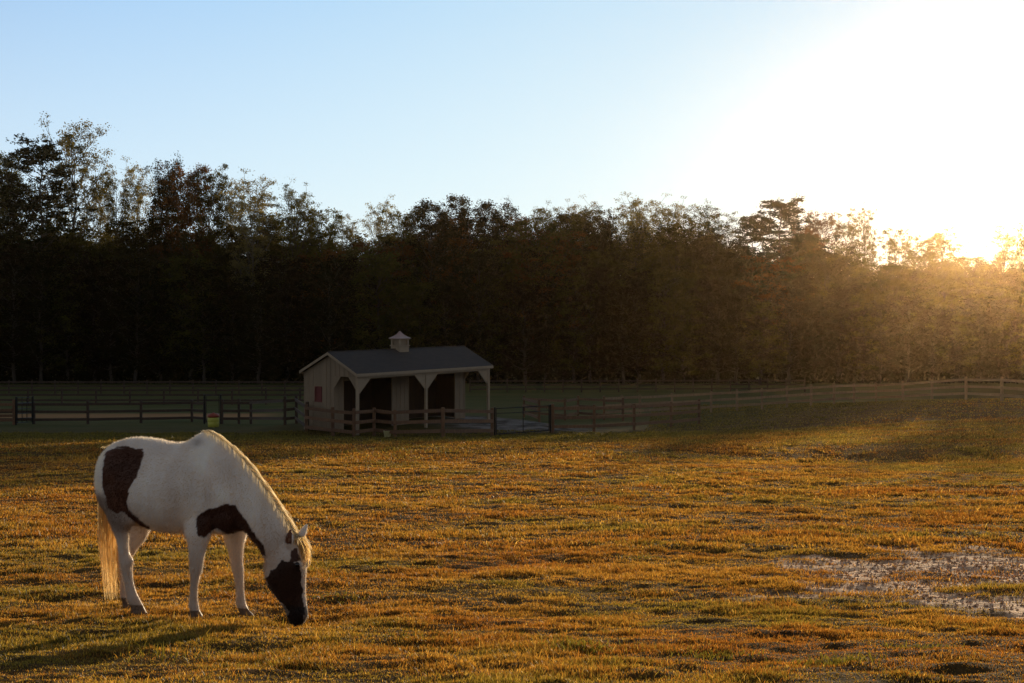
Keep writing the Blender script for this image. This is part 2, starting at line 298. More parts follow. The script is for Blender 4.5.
# ------------------------------------------------------------------ horse
HD = {"parts": {"torso": [[-0.6122, 1.237, -0.6122, 0.9927, 0, 0.05], [-0.5414, 1.2995, -0.5735, 0.859, 0, 0.15], [-0.4517, 1.357, -0.4933, 0.755, 0, 0.21], [-0.2706, 1.4014, -0.3022, 0.6902, 0, 0.265], [-0.0664, 1.3927, -0.129, 0.6627, 0, 0.27], [0.0734, 1.3713, 0.0425, 0.6355, 0, 0.285], [0.2274, 1.3823, 0.2274, 0.636, 0, 0.28], [0.3404, 1.4472, 0.3648, 0.639, 0, 0.25], [0.4194, 1.4736, 0.516, 0.6482, 0, 0.22], [0.5461, 1.4099, 0.6659, 0.6624, 0, 0.19], [0.6599, 1.3357, 0.7611, 0.7072, 0, 0.14]], "neck": [[0.4103, 1.4496, 0.5461, 0.7076, 0, 0.17], [0.5371, 1.4148, 0.7136, 0.7044, 0, 0.16], [0.6719, 1.3284, 0.7907, 0.6751, 0, 0.13], [0.7907, 1.216, 0.8439, 0.616, 0, 0.105], [0.9028, 1.0913, 0.8792, 0.5767, 0, 0.09], [1.0082, 0.9671, 0.9086, 0.5423, 0, 0.08], [1.113, 0.8283, 0.938, 0.4976, 0, 0.075], [1.1998, 0.6946, 0.9761, 0.4484, 0, 0.07]], "head": [[1.2171, 0.6905, 0.9614, 0.4992, 0, 0.05], [1.2746, 0.6274, 0.9439, 0.4074, 0, 0.088], [1.3147, 0.5352, 0.9556, 0.3177, 0, 0.105], [1.3233, 0.4463, 0.9849, 0.2423, 0, 0.1], [1.3204, 0.3438, 1.0374, 0.1816, 0, 0.082], [1.3204, 0.2415, 1.084, 0.1259, 0, 0.062], [1.329, 0.1527, 1.1246, 0.0725, 0, 0.054], [1.3405, 0.0846, 1.142, 0.0276, 0, 0.056], [1.3376, 0.0332, 1.1709, -0.0215, 0, 0.052], [1.3032, -0.0207, 1.2171, -0.0484, 0, 0.035]], "nf": [[0.2724, 0.8104, 0.5964, 0.8284, -0.14, 0.07], [0.3078, 0.6814, 0.5555, 0.6962, -0.15, 0.085], [0.3431, 0.6026, 0.522, 0.6138, -0.16, 0.07], [0.3559, 0.5052, 0.493, 0.5142, -0.165, 0.055], [0.3617, 0.423, 0.4797, 0.4311, -0.165, 0.047], [0.3636, 0.3654, 0.4702, 0.3728, -0.165, 0.045], [0.3712, 0.3164, 0.4475, 0.3218, -0.165, 0.038], [0.3655, 0.2251, 0.4303, 0.23, -0.165, 0.03], [0.3598, 0.1339, 0.4284, 0.1392, -0.165, 0.031], [0.3559, 0.0923, 0.4379, 0.0905, -0.165, 0.038], [0.3655, 0.0567, 0.4455, 0.0532, -0.165, 0.034], [0.3617, 0.0184, 0.4646, 0.0251, -0.165, 0.047], [0.3559, -0.0151, 0.4797, -0.0049, -0.165, 0.056]], "ff": [[0.4477, 0.7765, 0.7363, 0.7926, 0.13, 0.07], [0.478, 0.6396, 0.6977, 0.6527, 0.15, 0.085], [0.5029, 0.5377, 0.6572, 0.5474, 0.16, 0.07], [0.5289, 0.4538, 0.6466, 0.4615, 0.165, 0.052], [0.5424, 0.3786, 0.6447, 0.3855, 0.165, 0.046], [0.5521, 0.3285, 0.6523, 0.3354, 0.165, 0.044], [0.5734, 0.2539, 0.6543, 0.2597, 0.165, 0.035], [0.5888, 0.1537, 0.6581, 0.1588, 0.165, 0.03], [0.5888, 0.0607, 0.6696, 0.067, 0.165, 0.036], [0.5965, 0.0276, 0.685, 0.0295, 0.165, 0.036], [0.6196, -0.0128, 0.7061, -0.0025, 0.165, 0.035], [0.6196, -0.0381, 0.7386, -0.0302, 0.165, 0.046], [0.6235, -0.0631, 0.7577, -0.0522, 0.165, 0.054]], "nh": [[-0.5546, 1.1999, -0.0768, 1.2201, -0.12, 0.1], [-0.5269, 1.0431, -0.0876, 1.011, -0.14, 0.125], [-0.4781, 0.9, -0.0806, 0.8546, -0.15, 0.12], [-0.427, 0.7835, -0.1297, 0.7472, -0.155, 0.1], [-0.3729, 0.6757, -0.2226, 0.6766, -0.16, 0.075], [-0.3289, 0.5642, -0.2319, 0.5702, -0.16, 0.05], [-0.3132, 0.459, -0.2257, 0.4727, -0.16, 0.045], [-0.3069, 0.3932, -0.1852, 0.4093, -0.16, 0.045], [-0.2913, 0.3359, -0.1945, 0.3426, -0.16, 0.042], [-0.2694, 0.2368, -0.1852, 0.2481, -0.16, 0.032], [-0.2444, 0.1327, -0.1541, 0.1527, -0.16, 0.032], [-0.235, 0.0805, -0.1293, 0.1098, -0.16, 0.038], [-0.2039, 0.0353, -0.0983, 0.0647, -0.16, 0.034], [-0.1976, -0.0091, -0.0736, 0.0192, -0.16, 0.048], [-0.1976, -0.0435, -0.0489, -0.0209, -0.16, 0.056]], "fh": [[-0.6625, 1.1659, -0.2439, 1.1836, 0.12, 0.1], [-0.6447, 0.9992, -0.21, 0.911, 0.14, 0.12], [-0.6032, 0.8348, -0.2011, 0.7199, 0.15, 0.11], [-0.558, 0.7128, -0.2459, 0.6077, 0.155, 0.085], [-0.5422, 0.6029, -0.2973, 0.5083, 0.16, 0.06], [-0.5422, 0.4931, -0.3678, 0.4301, 0.16, 0.05], [-0.5617, 0.4176, -0.4064, 0.3784, 0.16, 0.045], [-0.5617, 0.3407, -0.4386, 0.3215, 0.16, 0.045], [-0.5519, 0.2726, -0.458, 0.2599, 0.16, 0.04], [-0.5422, 0.1772, -0.4645, 0.169, 0.16, 0.032], [-0.5357, 0.0678, -0.458, 0.0681, 0.16, 0.032], [-0.5325, 0.0131, -0.4386, 0.0203, 0.16, 0.038], [-0.5098, -0.0291, -0.4193, -0.0166, 0.16, 0.034], [-0.5098, -0.0675, -0.3935, -0.0529, 0.16, 0.048], [-0.5162, -0.1064, -0.3678, -0.0946, 0.16, 0.056]]}, "poly": {"rump": [[-0.3705, 1.3227], [-0.3018, 1.3517], [-0.2086, 1.371], [-0.033, 1.3463], [-0.0422, 1.2624], [-0.0852, 1.1429], [-0.1406, 1.0357], [-0.1715, 0.9424], [-0.1808, 0.8842], [-0.1406, 0.8182], [0.022, 0.7178], [0.0129, 0.6964], [-0.0852, 0.7324], [-0.1653, 0.7854], [-0.2086, 0.8092], [-0.2458, 0.8203], [-0.2956, 0.8044], [-0.3486, 0.8411], [-0.3862, 0.905], [-0.4175, 1.0091], [-0.4175, 1.1676], [-0.4018, 1.2607]], "chest": [[0.4256, 0.7165], [0.4375, 0.8078], [0.518, 0.8743], [0.6218, 0.9005], [0.6867, 0.9348], [0.7835, 0.9092], [0.8506, 0.831], [0.9435, 0.7216], [1.0416, 0.6005], [1.0589, 0.5254], [0.9955, 0.5721], [0.9377, 0.6372], [0.871, 0.7173], [0.7102, 0.6948], [0.6218, 0.7332], [0.5537, 0.6983], [0.5031, 0.6462], [0.4375, 0.6473]], "head": [[1.042, 0.3938], [1.1573, 0.486], [1.2376, 0.4939], [1.306, 0.4579], [1.3288, 0.3885], [1.3344, 0.2875], [1.3486, 0.1872], [1.3571, 0.0916], [1.3344, -0.042], [1.186, -0.0291], [1.2204, 0.0755], [1.186, 0.1186], [1.1171, 0.1821], [1.042, 0.2403], [1.013, 0.3149]], "eye": [[1.2264, 0.5701], [1.2806, 0.5914], [1.3091, 0.4866], [1.2664, 0.4786], [1.2206, 0.4908]]}, "O": [-2.8825, 10.6375, -2.589]}
white = np.array([.90, .865, .82]); brown = np.array([.098, .036, .016])
def catmull(S, k=4):
    S = np.array(S, float); out = []
    for i in range(len(S)-1):
        p0 = S[max(i-1, 0)]; p1 = S[i]; p2 = S[i+1]; p3 = S[min(i+2, len(S)-1)]
        for j in range(k):
            t = j/k; out.append(.5*((2*p1)+(-p0+p2)*t+(2*p0-5*p1+4*p2-p3)*t*t+(-p0+3*p1-3*p2+p3)*t**3))
    out.append(S[-1]); return out
FXA=[-.6,-.545,-.223,.1,.43,.666,.9,1.1,1.205,1.3]; FXB=[-.68,-.619,-.275,.07,.415,.663,.907,1.117,1.224,1.324]
def fx(v): return float(np.interp(v,FXA,FXB))
def fxs(l): return [(fx(p[0]),)+tuple(p[1:]) for p in l]
hv, hf = [], []
def loft(rings):
    n = len(rings[0]); b = len(hv)
    for r in rings: hv.extend([tuple(p) for p in r])
    for i in range(len(rings)-1):
        for k in range(n): hf.append((b+i*n+k, b+i*n+(k+1) % n, b+(i+1)*n+(k+1) % n, b+(i+1)*n+k))
    hf.append(tuple(range(b+n-1, b-1, -1))); e = b+(len(rings)-1)*n; hf.append(tuple(range(e, e+n)))
def sections(S, n=20, egg=0.0, ex=1.0, k=4, shrink=0.0):
    rings = []
    for (x1, z1, x2, z2, yc, w) in catmull(S, k):
        c = np.array([(x1+x2)/2, yc, (z1+z2)/2]); a = np.array([(x1-x2)/2, 0, (z1-z2)/2]); L = np.linalg.norm(a); a = a*(1-shrink/max(L, .01))
        ring = []
        for q in range(n):
            t = 2*PI*q/n; ct = math.cos(t); st = math.sin(t)
            ct2 = math.copysign(abs(ct)**ex, ct); st2 = math.copysign(abs(st)**ex, st)
            ring.append(c + a*ct2 + np.array([0, w*st2*(1-egg*ct), 0]))
        rings.append(ring)
    loft(rings)
def ball(c, r):
    c = np.array(c, float); c[0] = fx(c[0]); rings = []
    for i in range(1, 10):
        ph = PI*i/10; rr = math.sin(ph)
        rings.append([c+np.array([r[0]*rr*math.cos(2*PI*k/16), r[1]*rr*math.sin(2*PI*k/16), -r[2]*math.cos(ph)]) for k in range(16)])
    loft(rings)
pr = HD['parts']
sections(pr['torso'], 26, egg=.10)
sections(pr['neck'], 22, egg=.12)
sections(pr['head'], 20, egg=-.05, ex=.92, shrink=.010)
for kx in ('nf', 'ff', 'nh', 'fh'): sections(pr[kx], 16)
# muscle masses
ball((.46, -.15, 1.02), (.17, .085, .27)); ball((.46, .15, 1.02), (.17, .085, .27))      # shoulders
ball((.62, -.09, .80), (.12, .09, .13)); ball((.62, .09, .80), (.12, .09, .13))          # breast
ball((-.27, -.15, 1.10), (.22, .115, .24)); ball((-.27, .15, 1.10), (.22, .115, .24))    # haunches
ball((1.06, -.062, .36), (.085, .045, .11)); ball((1.06, .062, .36), (.085, .045, .11))  # cheeks
ball((1.262, -.062, .455), (.040, .028, .042)); ball((1.262, .062, .455), (.040, .028, .042))
def ear(b, t, wx):
    b = np.array(b); t = np.array(t); d = (t-b); rings = []
    for s, r in ((0, .024), (.2, .034), (.45, .038), (.7, .029), (.88, .016), (1, .004)):
        c = b+d*s+np.array([-.006*math.sin(s*PI), 0, 0])
        rings.append([c+np.array([wx*r*math.cos(2*PI*k/12), r*.62*math.sin(2*PI*k/12), 0]) for k in range(12)])
    loft(rings)
ear((1.212, -.070, .585), (1.228, -.085, .742), 1.0)
ear((1.222, .060, .612), (1.288, .078, .760), 1.0)
tmp = bpy.data.meshes.new('tmp'); tmp.from_pydata(hv, [], hf); tmp.update()
bm = bmesh.new(); bm.from_mesh(tmp); bmesh.ops.recalc_face_normals(bm, faces=bm.faces); bm.to_mesh(tmp); bm.free()
to = bpy.data.objects.new('tmp', tmp); COL.objects.link(to)
md = to.modifiers.new('r', 'REMESH'); md.mode = 'VOXEL'; md.voxel_size = .0095; md.use_smooth_shade = True
md = to.modifiers.new('s', 'SMOOTH'); md.factor = .5; md.iterations = 6
dg = bpy.context.evaluated_depsgraph_get(); dg.update()
hm = bpy.data.meshes.new_from_object(to.evaluated_get(dg)); bpy.data.objects.remove(to); bpy.data.meshes.remove(tmp)
hm.name = 'horse_body'
nv = len(hm.vertices); co = np.empty(nv*3, np.float32); hm.vertices.foreach_get('co', co); co = co.reshape(-1, 3).astype(float)
no = np.empty(nv*3, np.float32); hm.vertices.foreach_get('normal', no); no = no.reshape(-1, 3)
def inpoly(px, pz, poly):
    ins = np.zeros(len(px), bool); j = len(poly)-1
    for i in range(len(poly)):
        xi, zi = poly[i]; xj, zj = poly[j]
        c = ((zi > pz) != (zj > pz)) & (px < (xj-xi)*(pz-zi)/(zj-zi+1e-9)+xi); ins ^= c; j = i
    return ins
def coat_colour(P):
    x, yv, z = P[:, 0], P[:, 1], P[:, 2]
    jx = .011*fbm(x*20, z*20+yv*9, 3)*2; jz = .011*fbm(x*20+50, z*20+yv*9+30, 3)*2
    g = .5+.5*np.clip(fbm(x*5+yv*3, z*5, 4)*1.6, -1, 1)
    c = white[None]*(.86+.16*g[:, None])
    tan = np.array([.50, .35, .23])                      # dust on legs and belly, leg shade painted in too
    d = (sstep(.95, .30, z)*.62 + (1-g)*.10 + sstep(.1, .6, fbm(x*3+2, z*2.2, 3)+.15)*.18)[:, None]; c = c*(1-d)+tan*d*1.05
    d = (sstep(.0, .45, fbm(x*7+5, z*1.7+3, 4, .6)+.1)*.17)[:, None]; c = c*(1-d)+np.array([.52, .38, .27])*d
    d = (np.exp(-((x+.16+.25*(z-.8))/.05)**2)*sstep(1.15, .75, z)*.35*(yv < 0))[:, None]; c = c*(1-d)+np.array([.40, .29, .21])*d  # flank fold: crease shading painted into the coat, near side only
    grey = np.array([.20, .15, .115])
    k = (sstep(1.0, .90, z)*sstep(.52, .74, z)*sstep(-.14, -.26, x+.1*(z-.8))*(yv < .02))[:, None]*(.80-.25*g[:, None]); c = c*(1-k)+np.array([.16, .088, .050])*k
    # withers smudge
    k = (np.exp(-((x-.40)/.05)**2-((z-1.40)/.035)**2)*.45)[:, None]; c = c*(1-k)+grey*k
    for nm, yref, sxx, szz in (('rump', -.24, -.64, -.20), ('chest', -.17, -.64, -.20), ('head', -.09, -.64, -.20), ('eye', -.08, -.64, -.20)):
        u = x - sxx*(yv-yref) + jx; w = z - szz*(yv-yref) + jz
        ins = inpoly(u, w, HD['poly'][nm]) & (yv < (.10 if nm in ('chest',) else (.03 if nm == 'head' else 0.0)))
        c[ins] = brown*(.8+.5*g[ins, None])*dict(rump=1.0, chest=.72, head=.42, eye=.8)[nm]
    far = (yv > .08) & (inpoly(x+jx, z, [(-.45, 1.3), (-.1, 1.38), (.02, 1.1), (-.15, .8), (-.4, .8)]) | inpoly(x, z+jz, [(.2, 1.35), (.45, 1.3), (.5, 1.0), (.25, .95)])); c[far] = brown
    # dark near ear, muzzle, hooves
    k = (x > 1.17) & (z > .625) & (yv < -.04) & (x < 1.240); c[k] = brown*1.6
    k = ((x > 1.12) & (z < .10+.05*g) & (z > -.1)); c[k] = c[k]*.35
    k = ((x > 1.305) & (z < .12) & (z > .06) & (np.abs(yv) > .025)); c[k] = np.array([.02, .012, .01])
    zf = z + .112*yv
    k = (x < .9) & (zf < .035+.112*.0); hoof = np.array([.20, .125, .075]); c[k] = hoof*(.7+.5*g[k, None])
    return c
cc = coat_colour(co)
ca = hm.color_attributes.new('coat', 'FLOAT_COLOR', 'POINT'); q = np.ones((nv, 4), np.float32); q[:, :3] = cc; ca.data.foreach_set('color', q.ravel())
hm.polygons.foreach_set('use_smooth', np.ones(len(hm.polygons), bool)); hm.materials.clear()
horse = link('horse', hm, attr_mat('horse_coat', 'coat', rough=.5, sheen=.8, bump=.25))
horse.location = HD['O']; horse.rotation_euler = (0, 0, math.radians(-19))
tag(horse, 'white and brown pinto horse grazing with lowered head in the near pasture', 'horse')
# hair helpers: ribbons with per-vertex colour
def ribbons(name, paths, widths, cols, mat):
    V = []; Q = []; Cc = []; b = 0
    for p, w, c in zip(paths, widths, cols):
        k = len(p); a = rng.random()*PI; s = np.array([math.cos(a), math.sin(a), 0])*w/2
        tp = np.linspace(1, .25, k)[:, None]
        V.append(p-s*tp); V.append(p+s*tp); Cc.append(np.repeat(c[None], 2*k, 0))
        i = np.arange(k-1); Q.append(np.stack([b+i, b+i+1, b+k+i+1, b+k+i], -1)); b += 2*k
    o = link(name, np_mesh(name, np.concatenate(V), [np.concatenate(Q)], np.concatenate(Cc)), mat, horse); return o
hair_mat = attr_mat('horse_hair', 'col', trans=.8, rough=.4, tint=(1, .90, .68), gain=1.35)
blond = np.array([.90, .70, .40]); pale = np.array([.85, .74, .56])
# tail
paths, ws, cs = [], [], []
dock = catmull([(-.535, .02, 1.325), (-.575, .05, 1.24), (-.612, .08, 1.10), (-.618, .09, .90), (-.612, .09, .45), (-.575, .09, .0)], 5)
dock = np.array(dock)
for i in range(950):
    st = rng.random()**1.3*.35; L = .72+.28*rng.random() if rng.random() < .8 else .5+.3*rng.random(); m = 13
    t = st+np.linspace(0, 1, m)*(max(L, st+.2)-st); ii = t*(len(dock)-1); i0 = np.clip(ii.astype(int), 0, len(dock)-2); fr = (ii-i0)[:, None]
    p = dock[i0]*(1-fr)+dock[i0+1]*fr
    sp = (.022+.052*sstep(.15, .65, t)-.02*sstep(.8, 1, t)); a = rng.random()*2*PI; r = rng.random()**.5
    p = p + np.stack([np.cos(a)*r*sp*1.1, np.sin(a)*r*sp, 0*t], -1)
    p[:, 0] += .006*np.sin(t*9+rng.random()*6); p[:, 1] += .006*np.sin(t*8+rng.random()*6)
    paths.append(p); ws.append(.0042); cs.append((blond*(1-.5*rng.random())*1.1) if rng.random() < .8 else pale)
for i in range(60):     # short lifted hairs at the dock
    p0 = np.array([-.535+rng.normal(0, .02), rng.normal(0, .02), 1.315]); L = .015+.022*rng.random(); s = np.linspace(0, 1, 5)[:, None]
    paths.append(p0+s*np.array([-L*1.0, rng.normal(0, .01), .012*rng.random()])+s*s*np.array([0, 0, -.02])); ws.append(.004); cs.append(pale)
tail = ribbons('tail', paths, ws, cs, hair_mat)
# mane along the crest
crest = np.array(catmull(fxs([(.40, 0, 1.475), (.435, 0, 1.485), (.548, 0, 1.425), (.677, 0, 1.336), (.792, 0, 1.221), (.90, 0, 1.093), (1.002, 0, .966), (1.104, 0, .824), (1.188, 0, .690), (1.225, 0, .67)]), 5))
paths, ws, cs = [], [], []
for i in range(1700):
    ii = rng.random()*(len(crest)-2); i0 = int(ii); p0 = crest[i0]+(crest[i0+1]-crest[i0])*(ii-i0)+np.array([0, rng.normal(0, .012), -.008])
    tang = crest[i0+1]-crest[i0]; tang /= np.linalg.norm(tang); nrm = np.array([-tang[2], 0, tang[0]])
    side = 1 if rng.random() < .8 else -1
    L = (.09+.10*rng.random()) if side > 0 else (.02+.035*rng.random()); s = np.linspace(0, 1, 6)[:, None]
    lift = .022 if side > 0 else .014
    p = p0 + nrm*lift*np.sin(np.clip(s*1.6, 0, 1)*PI/2)*(0.6+.6*rng.random()) + s*np.array([.02, side*.075, 0]) + s**2*np.array([0, side*.02, -L])*1.0 + s*tang*.05
    paths.append(p); ws.append(.0045); cs.append(np.array([.86, .80, .70])*(1-.25*rng.random()) if rng.random() < .88 else pale)
mane = ribbons('mane', paths, ws, cs, hair_mat)
# forelock falling down the forehead
paths, ws, cs = [], [], []
for i in range(300):
    p0 = np.array([1.236+rng.random()*.04, rng.normal(0, .028), .665-rng.random()*.035]); L = .08+.14*rng.random(); s = np.linspace(0, 1, 8)[:, None]
    p = p0 + np.array([1, 0, 0])*(.050*np.sin(np.clip(s*1.3, 0, 1)*PI/2)) + s*np.array([0, rng.normal(0, .03), 0]) + np.array([0, 0, -1])*s*L
    p[:, 0] += rng.normal(0, .006)+.015*s[:, 0]*rng.random()
    paths.append(p); ws.append(.0045); cs.append(np.array([.82, .64, .36])*(1.05-.35*rng.random()))
forelock = ribbons('forelock', paths, ws, cs, hair_mat)
# short winter coat hairs over the body
npoly = len(hm.polygons); ctr = np.empty(npoly*3, np.float32); hm.polygons.foreach_get('center', ctr); ctr = ctr.reshape(-1, 3); nn = np.empty(npoly*3, np.float32); hm.polygons.foreach_get('normal', nn); nn = nn.reshape(-1, 3)
sel = rng.integers(0, npoly, 120000); P0 = ctr[sel]+rng.normal(0, .003, (len(sel), 3)); Nn = nn[sel]
flow = np.array([-.35, 0, -1.0])+rng.normal(0, .35, (len(sel), 3)); flow -= Nn*(flow*Nn).sum(1)[:, None]; flow /= np.linalg.norm(flow, axis=1)[:, None]+1e-6
L = (.010+.010*rng.random(len(sel)))[:, None]; head = (P0[:, 0] > 1.0)[:, None]; L = np.where(head, L*.6, L); L = np.where((P0[:, 2] < .6)[:, None] & (P0[:, 0:1] < .9), L*.7, L)
side = np.cross(Nn, flow); w = .0014
tip = P0+flow*L*.85+Nn*L*.8
Vv = np.stack([P0-side*w-Nn*.001, P0+side*w-Nn*.001, tip], 1).reshape(-1, 3); c3 = np.repeat(np.clip(coat_colour(P0.astype(float))*1.12, 0, .92), 3, 0)
link('coat_hair', np_mesh('coat_hair', Vv, [np.arange(len(sel)*3).reshape(-1, 3)], c3), attr_mat('coat_fuzz', 'col', trans=.72, rough=.4, tint=(1, .95, .85), gain=1.25), horse)
# eyes
def sphere_mesh(name, r, seg=16):
    b = bmesh.new(); bmesh.ops.create_uvsphere(b, u_segments=seg, v_segments=seg//2+2, radius=r); me = bpy.data.meshes.new(name); b.to_mesh(me); b.free()
    for p in me.polygons: p.use_smooth = True
    return me
em, nt, out = new_mat('eye_gloss'); bsd = N(nt, 'ShaderNodeBsdfPrincipled', Roughness=.08); bsd.inputs['Base Color'].default_value = (.012, .007, .005, 1); nt.links.new(bsd.outputs[0], out.inputs[0])
es = sphere_mesh('eye', .021)
for s in (-1, 1): link('eye', es, em, horse, (1.286, s*.080, .462))
# ------------------------------------------------------------------ run-in barn
siding = noise_mat('painted_siding', (.20, .148, .092), (.26, .195, .125), scale=3, stretch=(1, 1, .15), rough=.8)
trim = noise_mat('painted_trim', (.27, .205, .13), (.33, .255, .165), scale=3, rough=.7)
inner = noise_mat('stall_boards', (.040, .024, .014), (.06, .036, .020), scale=5, stretch=(1, 1, .2), rough=.9)
redpaint = noise_mat('dark_red_paint', (.11, .014, .010), (.16, .022, .015), scale=6, rough=.6)
copper = noise_mat('weathered_copper', (.34, .22, .18), (.42, .28, .24), scale=5, rough=.35, metallic=.4)
def shingle_mat():
    m, nt, out = new_mat('asphalt_shingles'); L = nt.links.new
    tc = N(nt, 'ShaderNodeTexCoord'); br = N(nt, 'ShaderNodeTexBrick', Scale=1.0)
    br.inputs['Color1'].default_value = (.040, .033, .028, 1); br.inputs['Color2'].default_value = (.058, .046, .038, 1); br.inputs['Mortar'].default_value = (.035, .035, .035, 1)
    br.inputs['Brick Width'].default_value = .30; br.inputs['Row Height'].default_value = .14; br.inputs['Mortar Size'].default_value = .012
    L(tc.outputs['Object'], br.inputs['Vector']); no = N(nt, 'ShaderNodeTexNoise', Scale=60.0); L(tc.outputs['Object'], no.inputs['Vector'])
    mu = N(nt, 'ShaderNodeMix', data_type='RGBA', blend_type='MULTIPLY'); mu.inputs[0].default_value = .5; L(br.outputs[0], mu.inputs[6]); L(no.outputs[0], mu.inputs[7])
    b = N(nt, 'ShaderNodeBsdfPrincipled', Roughness=.9); L(mu.outputs[2], b.inputs['Base Color'])
    bp = N(nt, 'ShaderNodeBump', Strength=.6, Distance=.02); L(br.outputs['Fac'], bp.inputs['Height']); bp.invert = True; L(bp.outputs[0], b.inputs['Normal'])
    L(b.outputs[0], out.inputs[0]); return m
shing = shingle_mat()
LB, WB, EV, RG = 8.7, 3.6, 2.66, 3.50          # length, depth, eave, ridge
barn = empty('horse_barn', tuple(BARN_O), math.atan2(BU[1], BU[0]))      # local x along the front, local y to the rear
tag(barn, 'small beige run-in barn with open porch, grey shingle roof and cupola', 'barn')
PD = 1.6                                        # porch depth
def batten_wall(mb, x0, x1, y0, y1, z0, z1, face):
    """board wall with thin battens on one face; face = '-y','-x','+x','+y'"""
    mb.box(x0, x1, y0, y1, z0, z1)
    if face in ('-y', '+y'):
        n = max(2, round((x1-x0)/.3))
        for i in range(n+1):
            x = x0+.02+(x1-x0-.04)*i/n
            mb.box(x-.02, x+.02, (y0-.014) if face == '-y' else y1+.0005, (y0-.0005) if face == '-y' else y1+.014, z0+.003, z1-.003)
    else:
        n = max(2, round((y1-y0)/.3))
        for i in range(n+1):
            y = y0+.02+(y1-y0-.04)*i/n
            mb.box((x0-.014) if face == '-x' else x1+.0005, (x0-.0005) if face == '-x' else x1+.014, y-.02, y+.02, z0+.003, z1-.003)
mb = MB(); batten_wall(mb, .06, LB-.06, WB-.06, WB, 0, 2.56, '+y'); build(mb, 'wall', siding, barn)                       # rear wall
def roof_z(y): return EV + (RG-EV)*(1-abs(y-WB/2)/(WB/2))
def poly_gable(x, off, pts, mat, name='wall'):
    m = MB(); m.prism([(x, y, z) for y, z in pts], (off, 0, 0)); return m
for (x, off) in ((.06, .05), (LB-.11, .05)):
    outer = x if x < 1 else x+off
    m = poly_gable(x, off, [(0.0, 2.50), (WB, 2.50), (WB, EV-.06), (WB/2, RG-.06), (0.0, EV-.06)], siding)      # upper gable
    # closed rear half with a window opening
    wy0, wy1, wz0, wz1 = 2.42, 2.80, 1.35, 1.95
    m.box(x, x+off, PD-.02, wy0, .02, 2.498); m.box(x, x+off, wy1, WB-.062, .02, 2.498); m.box(x, x+off, wy0, wy1, .02, wz0); m.box(x, x+off, wy0, wy1, wz1, 2.498)
    n = 12
    for i in range(n+1):
        y = .03+(WB-.06)*i/n; lo = .03 if y > PD+.02 else 2.51
        if wy0-.06 < y < wy1+.06: continue
        m.box((outer-.014) if x < 1 else outer+.0005, (outer-.0005) if x < 1 else outer+.014, y-.02, y+.02, lo, roof_z(y)-.09)
    # chamfered corners of the porch arch
    m.prism([(x, .10, 2.498), (x, .62, 2.498), (x, .10, 1.90)], (off, 0, 0)); m.prism([(x, PD-.022, 2.498), (x, PD-.022, 1.95), (x, 1.12, 2.498)], (off, 0, 0))
    build(m, 'wall', siding, barn)
    fr = MB(); o = outer-.03 if x < 1 else outer
    for (a, b, c, d) in ((wy0-.05, wy0, wz0-.05, wz1+.05), (wy1, wy1+.05, wz0-.05, wz1+.05)): fr.box(o, o+.03, a, b, c, d)
    fr.box(o, o+.03, wy0, wy1, wz0-.05, wz0); fr.box(o, o+.03, wy0, wy1, wz1, wz1+.05)
    f = build(fr, 'window', redpaint, barn)
    pn = MB(); pn.box(x+.015, x+.03, wy0, wy1, wz0, wz1); build(pn, 'shutter', redpaint, f)
    if x < 1:
        sh = MB(); sh.box(o-.002, o+.026, wy1+.05, wy1+.30, wz0-.04, wz1+.04); build(sh, 'window_shutter', siding, barn)
# front wall of the stalls, recessed behind the porch
m = MB()
for (a, b) in ((.115, .66), (3.65, 4.75), (7.92, LB-.115)): batten_wall(m, a, b, PD, PD+.06, .02, 2.5, '-y')
m.box(.66, 3.65, PD, PD+.06, 2.25, 2.5); m.box(4.75, 7.92, PD, PD+.06, 2.25, 2.5)
build(m, 'stall_front', siding, barn)
m = MB(); m.box(4.15, 4.21, PD+.062, WB-.062, .02, 2.45); m.box(.112, .13, PD+.062, WB-.062, .02, 2.45); m.box(LB-.13, LB-.113, PD+.062, WB-.062, .02, 2.45); m.box(.13, LB-.13, WB-.09, WB-.064, .02, 2.45)
build(m, 'stall_partition', inner, barn)
m = MB(); m.box(.115, LB-.115, .1, WB-.07, 2.502, 2.52); build(m, 'ceiling', inner, barn)
# porch header beam, posts, corner brackets
m = MB(); m.box(0, LB, 0, .10, 2.44, 2.62); build(m, 'header_beam', trim, barn)
for x in (.07, LB/2-.03, LB-.07):
    m = MB(); m.box(x-.06, x+.06, -.012, .108, -.05, 2.438); build(m, 'post', trim, barn, bevel=.008)
for (x, s) in ((.13, 1), (LB/2-.09, -1), (LB/2+.03, 1), (LB-.13, -1)):
    m = MB(); m.prism([(x, .02, 2.438), (x+s*.70, .02, 2.438), (x+s*.06, .02, 1.80), (x, .02, 1.80)], (0, .05, 0)); build(m, 'corner_bracket', trim, barn)
# roof: two slopes with fascia
ov = .11; sl = (RG-EV)/(WB/2)
for s in (-1, 1):
    y0 = -ov if s < 0 else WB+ov; ze = EV - sl*ov
    m = MB(); m.prism([(-ov, y0, ze), (-ov, WB/2, RG), (-ov, WB/2, RG+.07), (-ov, y0, ze+.07)], (LB+2*ov, 0, 0)); build(m, 'roof', shing, barn)
    m = MB(); m.box(-ov-.001, LB+ov+.001, y0-.022 if s < 0 else y0+.002, y0-.002 if s < 0 else y0+.022, ze-.07, ze+.062); build(m, 'fascia', trim, barn)
    for xx in (-ov-.024, LB+ov+.004):
        m = MB(); m.prism([(xx, y0, ze-.06), (xx, WB/2, RG-.06), (xx, WB/2, RG+.06), (xx, y0, ze+.06)], (.02, 0, 0)); build(m, 'rake_board', trim, barn)
m = MB(); m.tube([(-ov, WB/2, RG+.066), (LB+ov, WB/2, RG+.066)], .035, 6); build(m, 'ridge_cap', shing, barn)
